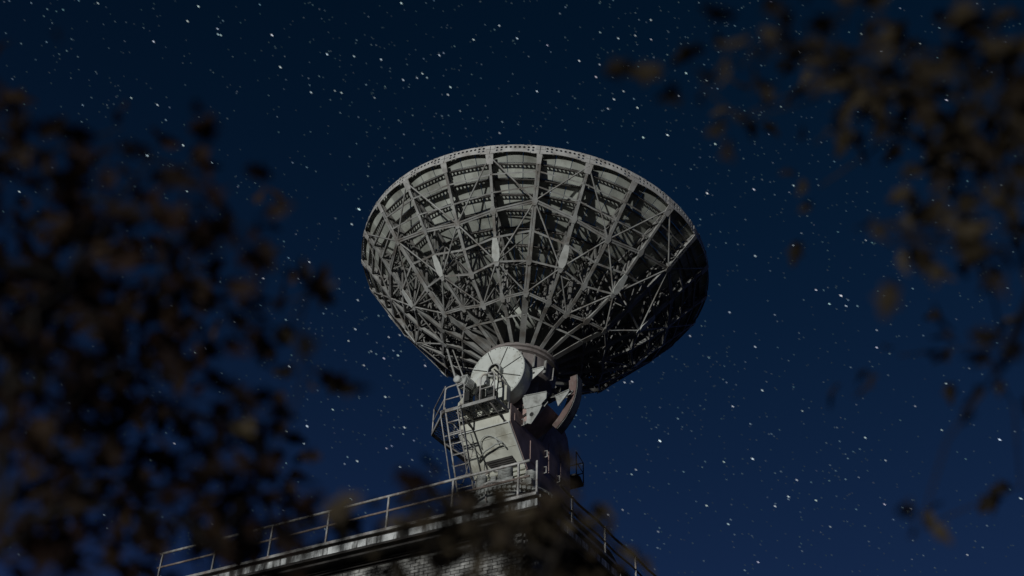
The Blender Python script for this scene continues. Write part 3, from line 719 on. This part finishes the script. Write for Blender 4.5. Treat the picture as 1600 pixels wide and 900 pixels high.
def tree(name, label, trunk, blobs, nclus, depth, leafmat, seed, leaf=(0.055,0.105), per=(3,6), spread=0.075, nparts=280, base_r=0.14):
    r = random.Random(seed); trunk = [Vector(p) for p in trunk]
    root = tag(empty(name, Matrix.Translation(trunk[0])), label, 'tree')
    inv = -Vector(trunk[0])
    # cluster points: twig ends spread through the crown volume
    tot = sum(b[4] for b in blobs); cl = []; sprd = {}
    lone = [b for b in blobs if b[4] < 0.5]
    for i in range(nclus + len(lone)):
        u = r.uniform(0, tot)
        for b in blobs:
            u -= b[4]
            if u <= 0: break
        if i >= nclus: b = lone[i-nclus]
        x = b[0] + r.gauss(0,0.5)*b[2]; y = b[1] + r.gauss(0,0.5)*b[3]
        dp = depth[0] + (depth[1]-depth[0])*r.random() if len(b) < 6 else b[5] + r.uniform(-0.4,0.4)
        cl.append(EYE + ray(x,y)*dp); sprd[tuple(cl[-1])] = 0.35 if b[4] < 0.5 else 1.0
    # skeleton: grow towards the clusters, nearest first
    nodes = [Vector(p) for p in trunk]; par = [-1] + list(range(len(trunk)-1))
    tr0 = 1
    cl.sort(key=lambda c: min((c-p).length for p in nodes[tr0:]))
    ends = []
    for c in cl:
        bi = min(range(tr0, len(nodes)), key=lambda i: (nodes[i]-c).length + 0.25*max(0, nodes[i].z-c.z+0.1))
        a = nodes[bi]; dist = (c-a).length; k = max(1, int(dist/0.22)); prev = bi
        bow = Vector((r.gauss(0,.06), r.gauss(0,.06), 0.12))*dist
        for j in range(1, k+1):
            t = j/k; p = a.lerp(c,t) + bow*(t*(1-t))*1.5 + Vector((r.gauss(0,.015),r.gauss(0,.015),r.gauss(0,.015)))*(t<1)
            nodes.append(p); par.append(prev); prev = len(nodes)-1
        ends.append(prev)
    cnt = [0]*len(nodes)
    for e in ends:
        i = e
        while i >= 0: cnt[i] += 1; i = par[i]
    mx = max(cnt)
    rad = [max(0.003, base_r*0.42*(c/mx)**0.62) for c in cnt]
    for i in range(len(trunk)): rad[i] = base_r*(1-0.85*i/len(trunk))
    tm, bm_ = MB(), MB()
    tm.tube([p+inv for p in trunk], base_r, 12, r2=base_r*0.12)
    for i in range(len(trunk), len(nodes)):
        q = par[i]
        bm_.tube([nodes[q]+inv, nodes[i]+inv], min(rad[q], rad[i]*1.6), 5, caps=False, r2=rad[i])
    tm.build('trunk', M['bark'], root); bm_.build('branches', M['bark'], root)
    # leaves
    items = []
    for c in cl:
        for j in range(r.randint(*per) if sprd[tuple(c)] == 1.0 else r.randint(1,3)):
            off = Vector((r.gauss(0,1),r.gauss(0,1),r.gauss(0,0.8)))*spread*sprd[tuple(c)]
            p = c + off; d = (off.normalized() + Vector((0,0,-0.5)) + Vector((r.gauss(0,.4),r.gauss(0,.4),r.gauss(0,.3)))).normalized()
            sz = r.uniform(*leaf); roll = r.uniform(-math.pi, math.pi)
            qd = d.to_track_quat('Y','Z') @ Quaternion((0,1,0), roll)
            if sprd[tuple(c)] < 1: sz *= 1.15
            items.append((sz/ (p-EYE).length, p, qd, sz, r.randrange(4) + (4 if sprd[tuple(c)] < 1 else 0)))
    def vis(p):
        v = p-EYE; dd = v.dot(fw); x = 800+FPX*v.dot(rt)/dd; y = 450-FPX*v.dot(up)/dd
        return -20 < x < 1620 and -20 < y < 920
    items.sort(key=lambda t: (not vis(t[1]), t[4] < 4, -t[0]))
    crown = MB(); k = 0
    lm = []
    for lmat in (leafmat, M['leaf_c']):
        for v, f in LEAF:
            q = MB(); q.add(v, f, True); me = q.mesh('leaf'); me.materials.append(lmat); lm.append(me)
    for i, (_, p, qd, sz, vi) in enumerate(items):
        mm = Matrix.Translation(p+inv) @ qd.to_matrix().to_4x4() @ Matrix.Diagonal((sz*0.85,sz*1.15,sz,1))
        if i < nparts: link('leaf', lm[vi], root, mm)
        else: crown.add([mm @ Vector(v) for v in LEAF[vi % 4][0]], LEAF[vi % 4][1], True)
    if crown.v:
        o = crown.build('crown', leafmat, root); o['kind'] = 'stuff'
    return root

left_blobs = [(120,330,170,150,8),(60,560,130,200,10),(250,420,110,110,6),(330,450,70,90,3),(200,640,130,120,7),(120,820,170,120,9),(300,800,110,110,6),
              (400,760,45,90,2.5),(385,370,40,35,1.2),(300,260,50,40,1.0),(245,255,40,40,0.8),(410,530,35,30,0.8),(480,462,16,8,0.35),(475,578,14,8,0.25),(358,660,18,8,0.25),
              (470,500,12,10,0.12),(440,820,60,50,1.4),(520,830,30,15,0.35),(60,150,110,110,2.0),(300,620,60,50,1.2),(-160,300,110,200,8)]
tree('autumn_tree', 'dark rust-brown autumn tree filling the left side of the view',
     [(-2.3,2.3,0),(-2.25,2.32,1.0),(-2.15,2.35,2.0),(-2.0,2.4,2.9),(-1.85,2.5,3.6),(-1.7,2.6,4.2)], left_blobs, 240, (2.7,4.4), M['leaf_a'], 11, base_r=0.09)
right_blobs = [(1430,130,150,110,8),(1210,60,70,60,2.6),(1300,110,80,70,2.6),(1105,125,25,30,0.7),(1140,190,40,25,1.0),(1280,295,35,14,0.9),(1235,350,22,12,0.6),
               (1480,260,80,60,2.6),(1570,160,60,120,4),(1480,380,60,30,1.6),(1410,375,20,12,0.45),(1430,550,40,18,0.8),(1560,560,50,40,1.0),(1460,690,45,14,0.7),(1560,730,40,40,0.6),(1448,815,10,20,0.4),(1590,830,25,60,0.6),(1590,420,30,100,1.2),(1780,120,110,180,7),(1480,-130,200,70,4)]
tree('autumn_tree', 'olive-brown autumn tree hanging into the upper right corner',
     [(2.5,2.4,0),(2.46,2.42,1.2),(2.38,2.45,2.4),(2.25,2.5,3.5),(2.05,2.6,4.5),(1.9,2.7,5.0)], right_blobs, 112, (2.7,4.4), M['leaf_b'], 23, base_r=0.05)
mid_blobs = [(700,800,55,35,2.5),(760,830,70,40,3),(840,810,60,50,4),(870,765,35,30,2.2),(650,775,18,25,0.5),(730,765,25,35,1.5),(900,850,40,35,1.6),(690,870,50,25,1.5),(820,880,70,30,2.4),(950,840,20,15,0.3),(640,880,60,18,1.4),(560,890,50,12,0.8)]
tree('young_tree', 'blurred brown top of a young tree in front of the roof corner',
     [(0.05,2.7,0),(0.04,2.72,1.0),(0.02,2.76,2.0),(0.03,2.8,2.7)], mid_blobs, 70, (3.2,4.0), M['leaf_c'], 37, leaf=(0.045,0.08), per=(3,6), spread=0.06, nparts=220, base_r=0.022)

# ================================================================== stars
rs = np.random.RandomState(5)
RAD = 1500.0
def spix(x, y): v = ray(x,y); return np.array([v.x,v.y,v.z])
BR = [(230,243,1.6),(561,327,1.5),(1031,689,1.7),(1479,156,1.2),(438,105,1.0),(425,55,1.2),(511,85,1.0),(286,227,1.0),(1043,211,1.1),(1240,384,1.0),(1105,302,1.1),(1314,462,1.4),(1178,296,1.0),(1435,127,0.9),(1176,717,1.3),(1562,687,1.3),(1595,779,1.2),(1232,776,0.9),(1211,791,0.9),
      (452,573,1.1),(480,666,1.1),(269,479,0.9),(285,342,0.8),(322,545,0.9),(70,410,0.8),(627,5,1.0),(630,125,0.8),(553,88,0.7),(660,115,0.7),(740,62,0.8),(780,40,0.7),(700,148,0.8),(808,60,0.8),(905,95,0.8),(966,60,0.7),(1005,215,0.9),(950,170,0.7),(1060,150,0.7),(1180,400,0.8),(1240,290,0.7),(1275,453,0.8),(1370,543,0.9),(1322,478,0.8),(1140,488,0.7),
      (1180,542,0.8),(1191,610,0.9),(1145,635,0.8),(1245,750,0.8),(1104,790,0.8),(1138,819,0.8),(1352,684,0.8),(1382,788,0.8),(240,65,0.9),(293,33,0.8),(340,45,0.7),(153,5,0.6),(246,164,0.8),(310,10,0.9),(345,55,0.7),(205,153,0.6),(600,560,0.9),(520,640,0.7),(632,668,0.9),(548,780,0.9),(625,730,0.8)]
pole = fw*math.cos(R(75)) + (rt*0.58 + up*0.815)*math.sin(R(75)); pole = np.array(pole.normalized())
N_ST = 80000
d = rs.normal(size=(N_ST*2,3)); d /= np.linalg.norm(d,axis=1)[:,None]; d = d[d[:,2] > 0.05]
# slow uneven density as in a real star field
den = 0.55 + 0.45*np.sin(d[:,0]*9+1.0)*np.sin(d[:,1]*7+d[:,2]*6) + 0.3*np.sin(d[:,0]*23+d[:,2]*31)
d = d[rs.rand(len(d)) < np.clip(0.75*den+0.35, 0.15, 1)]
mag = np.clip(0.04/np.power(rs.rand(len(d))+0.004, 0.62), 0.04, 0.6)
db = np.array([spix(x,y) for x,y,_ in BR]); mb = np.array([b*0.72 for *_, b in BR])
d = np.concatenate([db, d]); mag = np.concatenate([mb, mag]); ns_ = len(d)
tg = np.cross(pole[None], d); tg /= np.linalg.norm(tg,axis=1)[:,None]; sd = np.cross(d, tg)
px = RAD/FPX
hl = (1.45 + 1.35*np.sqrt(np.clip(mag,0,1.6)))*px*1.02; hw = hl*0.36
c = d*RAD
V = np.stack([c+tg*hl[:,None], c-tg*hl[:,None], c+sd*hw[:,None], c-sd*hw[:,None], c+d*hw[:,None], c-d*hw[:,None]],1).reshape(-1,3)
V[:,2] += CAM_H
fo = np.array([(0,2,4),(2,1,4),(1,3,4),(3,0,4),(2,0,5),(1,2,5),(3,1,5),(0,3,5)])
Fc = (np.arange(ns_)[:,None,None]*6 + fo[None]).reshape(-1,3)
me = bpy.data.meshes.new('stars'); me.vertices.add(len(V)); me.vertices.foreach_set('co', V.ravel())
me.loops.add(Fc.size); me.loops.foreach_set('vertex_index', Fc.ravel().astype(np.int32))
me.polygons.add(len(Fc)); me.polygons.foreach_set('loop_start', np.arange(0,Fc.size,3,dtype=np.int32)); me.polygons.foreach_set('loop_total', np.full(len(Fc),3,dtype=np.int32))
me.update(); me.validate()
at = me.attributes.new('glow','FLOAT_COLOR','POINT')
tint = np.array([0.78,0.92,1.0])[None]*np.where(mag[:,None] > 0.3, 1.0, np.array([0.72,0.94,1.05])[None]) + rs.normal(0,0.05,(ns_,3)); tint = np.clip(tint,0.45,1.15)
colr = np.concatenate([tint*mag[:,None], np.ones((ns_,1))],1); colr = np.repeat(colr,6,0)
at.data.foreach_set('color', colr.ravel().astype(np.float32))
sm = bpy.data.materials.new('starlight'); sm.use_nodes = True; t = sm.node_tree; t.nodes.clear()
a_ = t.nodes.new('ShaderNodeAttribute'); a_.attribute_name = 'glow'; e_ = t.nodes.new('ShaderNodeEmission'); e_.inputs['Strength'].default_value = 1.0
o_ = t.nodes.new('ShaderNodeOutputMaterial'); t.links.new(a_.outputs['Color'], e_.inputs[0]); t.links.new(e_.outputs[0], o_.inputs[0])
sm.cycles.emission_sampling = 'NONE'
me.materials.append(sm)
so = bpy.data.objects.new('stars', me); COL.objects.link(so)
tag(so, 'field of small blue-white stars scattered over the night sky', 'stars', kind='stuff')
